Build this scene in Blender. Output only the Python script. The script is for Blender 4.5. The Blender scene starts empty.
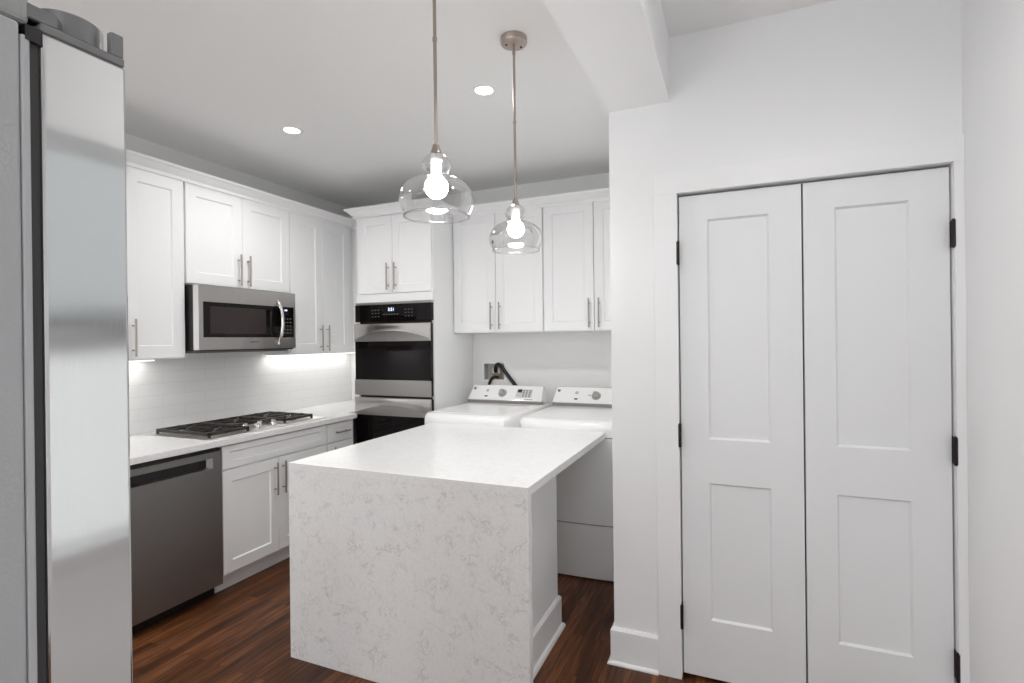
import bpy, bmesh, math, random
from mathutils import Vector, Matrix
random.seed(7)
S = bpy.context.scene
COL = S.collection
PI = math.pi
# ------------------------------------------------------------------ camera
CAM = Vector((0, 0, 1.475))
a, b, c = math.radians(23.0988), math.radians(-.0834), math.radians(-.6608)
fw = Vector((-math.sin(a)*math.cos(b), math.cos(a)*math.cos(b), math.sin(b)))
rt0 = Vector((math.cos(a), math.sin(a), 0)); up0 = rt0.cross(fw)
rt = rt0*math.cos(c)+up0*math.sin(c); up = -rt0*math.sin(c)+up0*math.cos(c)
cd = bpy.data.cameras.new('camera'); cam = bpy.data.objects.new('camera', cd); COL.objects.link(cam)
cd.sensor_width = 36; cd.lens = 529.112/1024*36; cd.clip_start = .02; cd.clip_end = 200
m = Matrix((rt, up, -fw)).transposed().to_4x4(); m.translation = CAM
cam.matrix_world = m
S.camera = cam
# ------------------------------------------------------------------ world, exposure
W = bpy.data.worlds.new('sky'); S.world = W; W.use_nodes = True
bg = W.node_tree.nodes['Background']; bg.inputs[0].default_value = (.94, .97, 1, 1); bg.inputs[1].default_value = 4.4
S.view_settings.view_transform = 'Standard'; S.view_settings.look = 'None'
S.view_settings.gamma = 1; S.view_settings.use_curve_mapping = False
S.view_settings.exposure = 0.10
try:
    S.cycles.max_bounces = 14; S.cycles.diffuse_bounces = 8; S.cycles.transparent_max_bounces = 16
    S.cycles.sample_clamp_indirect = 8
except Exception: pass
CZ = 2.789

def lamp(name, kind, loc, energy, color=(1, 1, 1), rot=(0, 0, 0), **kw):
    d = bpy.data.lights.new(name, kind); d.energy = energy; d.color = color
    for k, v in kw.items(): setattr(d, k, v)
    o = bpy.data.objects.new(name, d); o.location = loc; o.rotation_euler = rot; COL.objects.link(o)
    return o
# daylight through the side window and the added back windows: portals in the window openings, the sky behind them
WIN_R = (.45, 1.35, .85, 2.13)          # y0,y1,z0,z1 in the right wall
WIN_FILL = [(-3.2, -1.6, .35, 2.45), (-1.3, .35, .35, 2.45)]   # x0,x1,z0,z1, unseen windows added behind the camera for soft frontal light
YB = -3.0
def portal(loc, rot, sx, sy):
    o = lamp('window_portal', 'AREA', loc, 1, rot=rot, shape='RECTANGLE', size=sx, size_y=sy)
    o.data.cycles.is_portal = True
portal((.755+.05, .9, 1.49), (0, PI/2, 0), 1.28, .9)
for x0, x1, z0, z1 in WIN_FILL: portal(((x0+x1)/2, YB-.05, (z0+z1)/2), (PI/2, 0, 0), x1-x0, z1-z0)

# ------------------------------------------------------------------ materials
def mat(name, col, rough=.5, metal=0, spec=.5, **kw):
    M = bpy.data.materials.new(name); M.use_nodes = True
    p = M.node_tree.nodes['Principled BSDF']
    p.inputs['Base Color'].default_value = (*col, 1); p.inputs['Roughness'].default_value = rough
    p.inputs['Metallic'].default_value = metal; p.inputs['Specular IOR Level'].default_value = spec
    for k, v in kw.items(): p.inputs[k.replace('_', ' ')].default_value = v
    return M
def nt(M): return M.node_tree, M.node_tree.nodes, M.node_tree.links, M.node_tree.nodes['Principled BSDF']
def coords(M, scale=(1, 1, 1), rot=(0, 0, 0), src='Object'):
    t, n, l, p = nt(M)
    tc = n.new('ShaderNodeTexCoord'); mp = n.new('ShaderNodeMapping')
    mp.inputs['Scale'].default_value = scale; mp.inputs['Rotation'].default_value = rot
    l.new(tc.outputs[src], mp.inputs[0]); return mp.outputs[0]
def bumpy(M, scale=60, strength=.05, dist=.002, vec=None, detail=3):
    t, n, l, p = nt(M)
    nz = n.new('ShaderNodeTexNoise'); nz.inputs['Scale'].default_value = scale; nz.inputs['Detail'].default_value = detail
    l.new(vec if vec else coords(M), nz.inputs['Vector'])
    bp = n.new('ShaderNodeBump'); bp.inputs['Strength'].default_value = strength; bp.inputs['Distance'].default_value = dist
    l.new(nz.outputs['Fac'], bp.inputs['Height']); l.new(bp.outputs[0], p.inputs['Normal']); return bp
def ramp(M, fac, stops):
    t, n, l, p = nt(M)
    r = n.new('ShaderNodeValToRGB'); e = r.color_ramp.elements
    while len(e) < len(stops): e.new(.5)
    for i, (q, cc) in enumerate(stops): e[i].position = q; e[i].color = (*cc, 1)
    l.new(fac, r.inputs[0]); return r.outputs[0]

wall_m = mat('wall_paint', (.86, .865, .87), .6); bumpy(wall_m, 220, .04, .0006)
grey_wall_m = mat('kitchen_wall_paint', (.76, .76, .75), .6); bumpy(grey_wall_m, 220, .04, .0006)
ceil_m = mat('ceiling_paint', (.86, .86, .855), .8); bumpy(ceil_m, 200, .03, .0006)
trim_m = mat('trim_paint', (.87, .875, .88), .35)
door_m = mat('door_paint', (.80, .81, .82), .38)
cab_m = mat('cabinet_paint', (.87, .872, .875), .35)
white_m = mat('white_enamel', (.89, .89, .89), .10)
nickel_m = mat('brushed_nickel', (.40, .36, .33), .36, 1)
rod_m = mat('satin_nickel', (.46, .39, .345), .3, 1)
bronze_m = mat('dark_bronze', (.022, .014, .013), .4, .4)
black_m = mat('black_plastic', (.012, .011, .011), .35)
rubber_m = mat('black_rubber', (.014, .010, .010), .5)
gap_shade_m = mat('gap_shade', (.02, .02, .02), .8)  # near-black that stands in for shade behind the closet doors
glassblack_m = mat('black_glass', (.006, .0045, .0045), .04, 0, .2)
iron_m = mat('cast_iron', (.022, .017, .015), .42); bumpy(iron_m, 300, .25, .001)
greyplastic_m = mat('grey_plastic', (.16, .16, .165), .35)
band_m = mat('grey_band', (.24, .22, .21), .4)
brass_m = mat('brass', (.55, .38, .22), .3, 1)
pink_m = mat('pale_valve_plastic', (.88, .80, .77), .4)
chrome_m = mat('chrome', (.75, .73, .71), .12, 1)

def steel(name, col, rough, streak=(1, 1, 400), strength=.12):
    M = mat(name, col, rough, 1)
    t, n, l, p = nt(M)
    v = coords(M, streak)
    nz = n.new('ShaderNodeTexNoise'); nz.inputs['Scale'].default_value = 3; nz.inputs['Detail'].default_value = 2
    l.new(v, nz.inputs['Vector'])
    mr = n.new('ShaderNodeMapRange'); mr.inputs[3].default_value = rough*.85; mr.inputs[4].default_value = rough*1.2
    l.new(nz.outputs['Fac'], mr.inputs[0]); l.new(mr.outputs[0], p.inputs['Roughness'])
    bp = n.new('ShaderNodeBump'); bp.inputs['Strength'].default_value = strength; bp.inputs['Distance'].default_value = .0004
    l.new(nz.outputs['Fac'], bp.inputs['Height']); l.new(bp.outputs[0], p.inputs['Normal'])
    return M
steel_m = steel('stainless_steel', (.43, .41, .40), .30, (1, 1, 300))
dwsteel_m = steel('dark_stainless', (.345, .335, .33), .42, (1, 1, 300))
fridge_steel_m = steel('fridge_stainless', (.64, .64, .638), .09, (300, 300, 1), .05)
def wavy(M):    # the faint ripple of a rolled steel sheet, on top of its grain
    t, n, l, p = nt(M)
    nz = n.new('ShaderNodeTexNoise'); nz.inputs['Scale'].default_value = 1; nz.inputs['Detail'].default_value = 1
    l.new(coords(M, (3, 3, 15)), nz.inputs['Vector'])
    bp = n.new('ShaderNodeBump'); bp.inputs['Strength'].default_value = .3; bp.inputs['Distance'].default_value = .005
    l.new(nz.outputs['Fac'], bp.inputs['Height'])
    old = [k for k in l if k.to_socket == p.inputs['Normal']][0].from_node
    l.new(bp.outputs[0], old.inputs['Normal'])
wavy(fridge_steel_m)
fridge_side_m = mat('textured_grey_paint', (.36, .365, .375), .45); bumpy(fridge_side_m, 260, .35, .0015, detail=2)
flange_m = mat('pale_grey_flange', (.40, .41, .42), .3)

def emis(name, col, s):
    M = bpy.data.materials.new(name); M.use_nodes = True
    t = M.node_tree; t.nodes.clear()
    e = t.nodes.new('ShaderNodeEmission'); e.inputs[0].default_value = (*col, 1); e.inputs[1].default_value = s
    o = t.nodes.new('ShaderNodeOutputMaterial'); t.links.new(e.outputs[0], o.inputs[0]); return M
bulb_m = emis('lit_bulb', (1, .99, .97), 95)
can_m = emis('lit_downlight', (1, .97, .93), 22)
led_m = emis('lit_led', (1, .97, .93), 2.6)
digit_m = emis('clock_digits', (.65, .72, 1), 3)

def thin_glass(name, tint=.97, lo=.04, hi=.9):
    M = bpy.data.materials.new(name); M.use_nodes = True
    t = M.node_tree; t.nodes.clear(); n = t.nodes; l = t.links
    fr = n.new('ShaderNodeLayerWeight'); fr.inputs[0].default_value = .32
    mr = n.new('ShaderNodeMapRange'); mr.inputs[3].default_value = lo; mr.inputs[4].default_value = hi
    l.new(fr.outputs['Fresnel'], mr.inputs[0])
    tr = n.new('ShaderNodeBsdfTransparent'); tr.inputs[0].default_value = (tint, tint, tint, 1)
    gl = n.new('ShaderNodeBsdfGlossy'); gl.inputs['Roughness'].default_value = .03
    mx = n.new('ShaderNodeMixShader'); o = n.new('ShaderNodeOutputMaterial')
    l.new(mr.outputs[0], mx.inputs[0]); l.new(tr.outputs[0], mx.inputs[1]); l.new(gl.outputs[0], mx.inputs[2]); l.new(mx.outputs[0], o.inputs[0])
    return M
glass_m = thin_glass('clear_blown_glass', .975, .03, .5)
pane_m = thin_glass('window_pane', .95, .04, .6)

# quartz with fine grey veins
quartz_m = mat('white_quartz', (.8, .8, .8), .22)
def quartz(M, vein=.52):
    t, n, l, p = nt(M)
    v = coords(M)
    def ridge(scale, detail, dist, width):
        nz = n.new('ShaderNodeTexNoise'); nz.inputs['Scale'].default_value = scale; nz.inputs['Detail'].default_value = detail
        nz.inputs['Roughness'].default_value = .68; nz.inputs['Distortion'].default_value = dist; l.new(v, nz.inputs['Vector'])
        sb = n.new('ShaderNodeMath'); sb.operation = 'SUBTRACT'; sb.inputs[1].default_value = .5; l.new(nz.outputs['Fac'], sb.inputs[0])
        ab = n.new('ShaderNodeMath'); ab.operation = 'ABSOLUTE'; l.new(sb.outputs[0], ab.inputs[0])
        return ramp(M, ab.outputs[0], [(0, (1, 1, 1)), (width, (0, 0, 0))])
    line = n.new('ShaderNodeMath'); line.operation = 'MAXIMUM'
    l.new(ridge(8, 3, .5, .020), line.inputs[0]); l.new(ridge(17, 3, .5, .024), line.inputs[1])
    ms = n.new('ShaderNodeTexNoise'); ms.inputs['Scale'].default_value = 13; ms.inputs['Detail'].default_value = 5
    l.new(v, ms.inputs['Vector'])
    mask = ramp(M, ms.outputs['Fac'], [(.44, (0, 0, 0)), (.62, (1, 1, 1))])
    mul = n.new('ShaderNodeMath'); mul.operation = 'MULTIPLY'; l.new(line.outputs[0], mul.inputs[0]); l.new(mask, mul.inputs[1])
    sp = n.new('ShaderNodeTexNoise'); sp.inputs['Scale'].default_value = 75; sp.inputs['Detail'].default_value = 4
    l.new(v, sp.inputs['Vector'])
    base = ramp(M, sp.outputs['Fac'], [(.3, (.80, .80, .80)), (.5, (.845, .845, .843)), (.7, (.86, .86, .86))])
    dark = n.new('ShaderNodeRGB'); dark.outputs[0].default_value = (.47, .47, .47, 1)
    mix = n.new('ShaderNodeMixRGB')
    sc = n.new('ShaderNodeMath'); sc.operation = 'MULTIPLY'; sc.inputs[1].default_value = vein; l.new(mul.outputs[0], sc.inputs[0])
    l.new(sc.outputs[0], mix.inputs[0]); l.new(base, mix.inputs[1]); l.new(dark.outputs[0], mix.inputs[2])
    l.new(mix.outputs[0], p.inputs['Base Color'])
quartz(quartz_m)
quartz_glare_m = mat('white_quartz_glare', (.8, .8, .8), .22); quartz(quartz_glare_m, .2)  # same stone, veins faded to stand in for glare on the tops

# subway tiles (on the y-z plane)
tile_m = mat('white_subway_tile', (.8, .8, .8), .14)
def tiles(M):
    t, n, l, p = nt(M)
    tc = n.new('ShaderNodeTexCoord'); sx = n.new('ShaderNodeSeparateXYZ'); cx = n.new('ShaderNodeCombineXYZ')
    l.new(tc.outputs['Object'], sx.inputs[0]); l.new(sx.outputs['Y'], cx.inputs['X']); l.new(sx.outputs['Z'], cx.inputs['Y'])
    br = n.new('ShaderNodeTexBrick'); l.new(cx.outputs[0], br.inputs['Vector'])
    br.inputs['Scale'].default_value = 1; br.inputs['Brick Width'].default_value = .305; br.inputs['Row Height'].default_value = .0765
    br.inputs['Mortar Size'].default_value = .0016; br.inputs['Mortar Smooth'].default_value = .3
    br.inputs['Color1'].default_value = (.86, .86, .855, 1); br.inputs['Color2'].default_value = (.87, .87, .865, 1)
    br.inputs['Mortar'].default_value = (.76, .76, .755, 1)
    l.new(br.outputs['Color'], p.inputs['Base Color'])
    nz = n.new('ShaderNodeTexNoise'); nz.inputs['Scale'].default_value = 9; l.new(tc.outputs['Object'], nz.inputs['Vector'])
    ad = n.new('ShaderNodeMath'); ad.operation = 'MULTIPLY_ADD'; ad.inputs[1].default_value = -1; l.new(br.outputs['Fac'], ad.inputs[0])
    l.new(nz.outputs['Fac'], ad.inputs[2])
    bp = n.new('ShaderNodeBump'); bp.inputs['Strength'].default_value = .35; bp.inputs['Distance'].default_value = .002
    l.new(ad.outputs[0], bp.inputs['Height']); l.new(bp.outputs[0], p.inputs['Normal'])
tiles(tile_m)

# dark oak planks running along y
floor_m = mat('dark_stained_oak', (.1, .04, .02), .40, 0, .3)
def wood(M):
    t, n, l, p = nt(M)
    tc = n.new('ShaderNodeTexCoord'); sx = n.new('ShaderNodeSeparateXYZ'); cx = n.new('ShaderNodeCombineXYZ')
    l.new(tc.outputs['Object'], sx.inputs[0]); l.new(sx.outputs['Y'], cx.inputs['X']); l.new(sx.outputs['X'], cx.inputs['Y'])
    br = n.new('ShaderNodeTexBrick'); l.new(cx.outputs[0], br.inputs['Vector'])
    br.offset = .37; br.offset_frequency = 2
    br.inputs['Scale'].default_value = 1; br.inputs['Brick Width'].default_value = .85; br.inputs['Row Height'].default_value = .06
    br.inputs['Mortar Size'].default_value = .0009; br.inputs['Mortar Smooth'].default_value = .1; br.inputs['Bias'].default_value = 0
    br.inputs['Color1'].default_value = (0, 0, 0, 1); br.inputs['Color2'].default_value = (1, 1, 1, 1); br.inputs['Mortar'].default_value = (0, 0, 0, 1)
    # grain, shifted from plank to plank
    off = n.new('ShaderNodeVectorMath'); off.operation = 'MULTIPLY_ADD'; off.inputs[1].default_value = (3, 5, 7)
    l.new(br.outputs['Color'], off.inputs[0]); l.new(tc.outputs['Object'], off.inputs[2])
    mp = n.new('ShaderNodeMapping'); mp.inputs['Scale'].default_value = (46, 2.6, 1); l.new(off.outputs[0], mp.inputs[0])
    gz = n.new('ShaderNodeTexNoise'); gz.inputs['Scale'].default_value = 1; gz.inputs['Detail'].default_value = 6; gz.inputs['Distortion'].default_value = 1.1
    l.new(mp.outputs[0], gz.inputs['Vector'])
    mp2 = n.new('ShaderNodeMapping'); mp2.inputs['Scale'].default_value = (9, 2.2, 1); l.new(off.outputs[0], mp2.inputs[0])
    g2 = n.new('ShaderNodeTexNoise'); g2.inputs['Scale'].default_value = 1; g2.inputs['Detail'].default_value = 3
    l.new(mp2.outputs[0], g2.inputs['Vector'])
    s1 = n.new('ShaderNodeMath'); s1.operation = 'MULTIPLY'; s1.inputs[1].default_value = .6; l.new(gz.outputs['Fac'], s1.inputs[0])
    s2 = n.new('ShaderNodeMath'); s2.operation = 'MULTIPLY_ADD'; s2.inputs[1].default_value = .35; l.new(g2.outputs['Fac'], s2.inputs[0]); l.new(s1.outputs[0], s2.inputs[2])
    s3 = n.new('ShaderNodeMath'); s3.operation = 'MULTIPLY_ADD'; s3.inputs[1].default_value = .13; l.new(br.outputs['Color'], s3.inputs[0]); l.new(s2.outputs[0], s3.inputs[2])
    col = ramp(M, s3.outputs[0], [(.36, (.024, .0072, .0025)), (.52, (.092, .030, .0095)), (.74, (.26, .100, .038))])
    mx = n.new('ShaderNodeMixRGB'); mx.inputs[2].default_value = (.012, .005, .003, 1)
    l.new(br.outputs['Fac'], mx.inputs[0]); l.new(col, mx.inputs[1]); l.new(mx.outputs[0], p.inputs['Base Color'])
    bp = n.new('ShaderNodeBump'); bp.inputs['Strength'].default_value = .25; bp.inputs['Distance'].default_value = .001
    inv = n.new('ShaderNodeMath'); inv.operation = 'MULTIPLY_ADD'; inv.inputs[1].default_value = -1.5
    l.new(br.outputs['Fac'], inv.inputs[0]); l.new(gz.outputs['Fac'], inv.inputs[2])
    l.new(inv.outputs[0], bp.inputs['Height']); l.new(bp.outputs[0], p.inputs['Normal'])
wood(floor_m)


# ------------------------------------------------------------------ mesh helpers
def box(bm, x0, y0, z0, x1, y1, z1):
    if x0 > x1: x0, x1 = x1, x0
    if y0 > y1: y0, y1 = y1, y0
    if z0 > z1: z0, z1 = z1, z0
    v = [bm.verts.new(p) for p in ((x0,y0,z0),(x1,y0,z0),(x1,y1,z0),(x0,y1,z0),(x0,y0,z1),(x1,y0,z1),(x1,y1,z1),(x0,y1,z1))]
    for f in ((3,2,1,0),(4,5,6,7),(0,1,5,4),(1,2,6,5),(2,3,7,6),(3,0,4,7)): bm.faces.new([v[i] for i in f])
def obj(name, bm, m, parent=None, bevel=0, smooth=False, seg=2, kind=None, label=None):
    me = bpy.data.meshes.new(name); bmesh.ops.recalc_face_normals(bm, faces=bm.faces[:]); bm.to_mesh(me); bm.free()
    o = bpy.data.objects.new(name, me); COL.objects.link(o); me.materials.append(m)
    if parent: o.parent = parent
    if smooth:
        for p in me.polygons: p.use_smooth = True
        try: me.set_sharp_from_angle(angle=math.radians(40))
        except Exception: pass
    if bevel:
        b_ = o.modifiers.new('bevel', 'BEVEL'); b_.width = bevel; b_.segments = seg; b_.limit_method = 'ANGLE'; b_.angle_limit = math.radians(40)
    if kind: o['kind'] = kind
    if label: o['label'] = label
    return o
def B(name, m, parent, *boxes, bevel=0, **k):
    bm = bmesh.new()
    for q in boxes: box(bm, *q)
    return obj(name, bm, m, parent, bevel, **k)
def thing(name, label, cat, loc=(0,0,0), rotz=0, group=None):
    o = bpy.data.objects.new(name, None); COL.objects.link(o); o.location = loc; o.rotation_euler = (0,0,rotz); o.empty_display_size = .05
    o['label'] = label; o['category'] = cat
    if group: o['group'] = group
    return o
def tag(o, label, cat, group=None):
    o['label'] = label; o['category'] = cat
    if group: o['group'] = group
    return o
def struct(o): o['kind'] = 'structure'; return o
def tube(bm, pts, r, seg=12, cap=True):
    pts = [Vector(p) for p in pts]; rings = []; up_ = None
    rr = r if isinstance(r, (list, tuple)) else [r]*len(pts)
    for i, p in enumerate(pts):
        d = (pts[min(i+1, len(pts)-1)]-pts[max(i-1, 0)]).normalized()
        if up_ is None: up_ = Vector((0,0,1)) if abs(d.z) < .9 else Vector((1,0,0))
        u = (up_-d*up_.dot(d)).normalized(); w = d.cross(u); up_ = u
        rings.append([bm.verts.new(p+(u*math.cos(t)+w*math.sin(t))*rr[i]) for t in [2*PI*k/seg for k in range(seg)]])
    for A, C_ in zip(rings, rings[1:]):
        for k in range(seg): bm.faces.new((A[k], A[(k+1)%seg], C_[(k+1)%seg], C_[k]))
    if cap: bm.faces.new(rings[0][::-1]); bm.faces.new(rings[-1])
def lathe(bm, prof, seg=48, center=(0,0,0), axis='z', caps=False):
    cx_, cy_, cz_ = center; rings = []
    for r, h in prof:
        ring = []
        for k in range(seg):
            t = 2*PI*k/seg; u, v = r*math.cos(t), r*math.sin(t)
            ring.append(bm.verts.new({'z': (cx_+u, cy_+v, cz_+h), 'y': (cx_+u, cy_+h, cz_+v), 'x': (cx_+h, cy_+u, cz_+v)}[axis]))
        rings.append(ring)
    for A, C_ in zip(rings, rings[1:]):
        for k in range(seg): bm.faces.new((A[k], A[(k+1)%seg], C_[(k+1)%seg], C_[k]))
    if caps: bm.faces.new(rings[0]); bm.faces.new(rings[-1])
def prism_x(bm, prof, x0, x1, inset=None):      # (y,z) profile extruded along x
    A = [bm.verts.new((x0+(inset(q) if inset else 0), *q)) for q in prof]; C_ = [bm.verts.new((x1-(inset(q) if inset else 0), *q)) for q in prof]
    n = len(prof)
    for k in range(n): bm.faces.new((A[k], A[(k+1)%n], C_[(k+1)%n], C_[k]))
    bm.faces.new(A); bm.faces.new(C_)
def prism_z(bm, poly, z0, z1):
    A = [bm.verts.new((*q, z0)) for q in poly]; C_ = [bm.verts.new((*q, z1)) for q in poly]; n = len(poly)
    for k in range(n): bm.faces.new((A[k], A[(k+1)%n], C_[(k+1)%n], C_[k]))
    bm.faces.new(A); bm.faces.new(C_)
def sweep(bm, path, prof):      # profile (outward, z); outward = right of the heading; mitred corners
    P_ = [Vector(p) for p in path]; rings = []
    for i, p in enumerate(P_):
        n = []
        for q, s in ((i-1, i), (i, i+1)):
            if q >= 0 and s < len(P_):
                d = (P_[s]-P_[q]).normalized(); n.append(Vector((d.y, -d.x)))
        k = n[0] if len(n) == 1 else (n[0]+n[1])/(1+n[0].dot(n[1]))
        rings.append([bm.verts.new((p.x+k.x*o_, p.y+k.y*o_, z_)) for o_, z_ in prof])
    m_ = len(prof)
    for A, C_ in zip(rings, rings[1:]):
        for k in range(m_): bm.faces.new((A[k], A[(k+1)%m_], C_[(k+1)%m_], C_[k]))
    bm.faces.new(rings[0]); bm.faces.new(rings[-1])
def grid_holes(u0, u1, v0, v1, holes):
    us = sorted({u0, u1, *[q for h in holes for q in h[:2]]}); vs = sorted({v0, v1, *[q for h in holes for q in h[2:]]})
    out = []
    for i in range(len(us)-1):
        for j in range(len(vs)-1):
            cu, cv = (us[i]+us[i+1])/2, (vs[j]+vs[j+1])/2
            if not any(h[0] < cu < h[1] and h[2] < cv < h[3] for h in holes): out.append((us[i], us[i+1], vs[j], vs[j+1]))
    return out
def panel_front(bm, x0, z0, w, h, t, openings, recess=.008, slope=.006, edge=.0015):
    """framed panel front facing -y at y=0: flat frame, sloped inner lips, sunken panels"""
    X0, Z0, X1, Z1 = x0, z0, x0+w, z0+h
    e = edge
    us = sorted({X0+e, X1-e, *[q for o_ in openings for q in (o_[0], o_[1])]}); vs = sorted({Z0+e, Z1-e, *[q for o_ in openings for q in (o_[2], o_[3])]})
    cache = {}
    def V(x, y, z):
        k = (round(x, 5), round(y, 5), round(z, 5))
        if k not in cache: cache[k] = bm.verts.new((x, y, z))
        return cache[k]
    for i in range(len(us)-1):
        for j in range(len(vs)-1):
            cu, cv = (us[i]+us[i+1])/2, (vs[j]+vs[j+1])/2
            if any(o_[0] < cu < o_[1] and o_[2] < cv < o_[3] for o_ in openings): continue
            bm.faces.new((V(us[i],0,vs[j]), V(us[i+1],0,vs[j]), V(us[i+1],0,vs[j+1]), V(us[i],0,vs[j+1])))
    for ox0, ox1, oz0, oz1 in openings:
        s = slope
        o4 = [(ox0,oz0),(ox1,oz0),(ox1,oz1),(ox0,oz1)]; i4 = [(ox0+s,oz0+s),(ox1-s,oz0+s),(ox1-s,oz1-s),(ox0+s,oz1-s)]
        for k in range(4):
            A, B_ = o4[k], o4[(k+1)%4]; C_, D = i4[(k+1)%4], i4[k]
            bm.faces.new((V(A[0],0,A[1]), V(B_[0],0,B_[1]), V(C_[0],recess,C_[1]), V(D[0],recess,D[1])))
        bm.faces.new([V(q[0],recess,q[1]) for q in i4])
    r0 = [(X0+e,0,Z0+e),(X1-e,0,Z0+e),(X1-e,0,Z1-e),(X0+e,0,Z1-e)]; r1 = [(X0,e,Z0),(X1,e,Z0),(X1,e,Z1),(X0,e,Z1)]; r2 = [(X0,t,Z0),(X1,t,Z0),(X1,t,Z1),(X0,t,Z1)]
    for A, C_ in ((r0, r1), (r1, r2)):
        for k in range(4): bm.faces.new((V(*A[k]), V(*A[(k+1)%4]), V(*C_[(k+1)%4]), V(*C_[k])))
    bm.faces.new([V(*q) for q in r2])
def bar_handle(parent, x, z, L, horizontal=False, r=.006):
    bm = bmesh.new(); so = .032; in_ = L*.17
    if horizontal:
        tube(bm, [(x, -so, z), (x+L, -so, z)], r)
        for q in (x+in_, x+L-in_): tube(bm, [(q, -so, z), (q, 0, z)], r*.8, 10)
    else:
        tube(bm, [(x, -so, z), (x, -so, z+L)], r)
        for q in (z+in_, z+L-in_): tube(bm, [(x, -so, q), (x, 0, q)], r*.8, 10)
    return obj('handle', bm, nickel_m, parent, smooth=True, label='brushed nickel bar handle')
def shaker(parent, name, x0, z0, w, h, stile=.07, rail=None, m_=None):
    rail = rail or stile
    bm = bmesh.new(); panel_front(bm, x0, z0, w, h, .019, [(x0+stile, x0+w-stile, z0+rail, z0+h-rail)])
    return obj(name, bm, m_ or cab_m, parent)
def rotL(x, y, z): return dict(loc=(x, y, z), rotz=PI/2)      # a cabinet against the left wall, front facing +x

# ------------------------------------------------------------------ the room
XL, XR, YK = -3.476, .755, 4.138
struct(B('floor', floor_m, None, (XL-.1, YB-.1, -.05, XR+.1, YK+.1, 0)))
struct(B('ceiling', ceil_m, None, (XL-.1, YB-.1, CZ, XR+.1, YK+.1, CZ+.08)))
struct(B('wall_left', grey_wall_m, None, (XL-.1, YB-.1, 0, XL, YK+.1, CZ)))
bm = bmesh.new()
VB = (-2.032, -1.839, 1.14, 1.28)
for u0, u1, v0, v1 in grid_holes(XL, XR+.1, 0, CZ, [VB]): box(bm, u0, YK, v0, u1, YK+.1, v1)
struct(obj('wall_kitchen', bm, mat('laundry_wall_paint', (.83, .83, .82), .55)))
bm = bmesh.new()
for u0, u1, v0, v1 in grid_holes(YB-.1, YK, 0, CZ, [WIN_R]): box(bm, XR, u0, v0, XR+.1, u1, v1)
struct(obj('wall_right', bm, wall_m))
bm = bmesh.new()
for u0, u1, v0, v1 in grid_holes(XL, XR, 0, CZ, WIN_FILL): box(bm, u0, YB-.1, v0, u1, YB, v1)
struct(obj('wall_back', bm, wall_m))
# closet front wall with the door opening, and the laundry side wall
YC = 2.403
bm = bmesh.new()
for u0, u1, v0, v1 in grid_holes(-.532, XR, 0, CZ, [(-.2363, .7247, -1, 2.104)]):
    if v0 >= 0 or v1 > 0: box(bm, u0, YC, max(v0, 0), u1, YC+.115, v1)
box(bm, -.532, YC+.115, 0, -.43, YK, CZ)
struct(obj('wall_closet', bm, wall_m))
# dropped beam
struct(B('trim_1', wall_m, None, (-.5335, YB, 2.5113, -.262, YC, CZ)))
# door casing
struct(B('trim_2', trim_m, None, (-.3345, 2.384, 0, -.2363, YC, 2.104), (.7247, 2.384, 0, XR, YC, 2.104), (-.3345, 2.384, 2.104, XR, YC, 2.20), bevel=.002))
# baseboards with a small shoe
BP = [(0, 0), (.028, 0), (.028, .007), (.023, .013), (.015, .015), (.015, .152), (.008, .163), (0, .163)]
bm = bmesh.new(); sweep(bm, [(-.532, YK), (-.532, YC), (-.3345, YC)][::1], BP)
struct(obj('baseboard_closet', bm, trim_m))
bm = bmesh.new(); sweep(bm, [(XR, YC), (XR, YB), (XL, YB), (XL, .85)], BP)
struct(obj('baseboard_right', bm, trim_m))

# bifold closet doors
def closet_door(name, x0, x1, pan, hinge_x, hinge_side, label):
    o = bpy.data.objects.new(name, None); COL.objects.link(o); o.location = (x0, 2.414, .016); o['kind'] = 'structure'; o['label'] = label
    bm = bmesh.new(); w = x1-x0; h = 2.094-.016
    panel_front(bm, 0, 0, w, h, .034, [(pan[0]-x0, pan[1]-x0, z0-.016, z1-.016) for z0, z1 in ((.265, .855), (1.043, 1.985))], recess=.010, slope=.008, edge=.002)
    obj('door_leaf', bm, door_m, o)
    for hz in ((1.797, 1.894), (1.008, 1.106), (.222, .322)):
        bm = bmesh.new()
        tube(bm, [(hinge_x-x0, -.0265, hz[0]-.016), (hinge_x-x0, -.0265, hz[1]-.016)], .0070, 10)
        for q in (hz[0]-.016-.004, hz[1]-.016): tube(bm, [(hinge_x-x0, -.0265, q), (hinge_x-x0, -.0265, q+.004)], .0045, 10)
        box(bm, hinge_x-x0-.0015, -.0265, hz[0]-.016, hinge_x-x0+.0015, .012, hz[1]-.016)
        obj('hinge', bm, bronze_m, o, label='dark bronze hinge')
closet_door('door_1', -.231, .2405, (-.117, .122), -.2345, -1, 'left leaf of the white two-panel bifold closet door')
closet_door('door_2', .2465, .7190, (.354, .597), .7218, 1, 'right leaf of the white two-panel bifold closet door, next to the side wall')
struct(B('trim_3', gap_shade_m, None, (-.2363, 2.46, 2.03, .7247, 2.49, 2.104)))   # track behind the door heads, coloured dark and placed to hide light
struct(B('wall_closet_dark', gap_shade_m, None, (-.43, 2.95, 0, XR, 3.0, CZ)))  # closet interior coloured near-black so the door gaps read as shade

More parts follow.
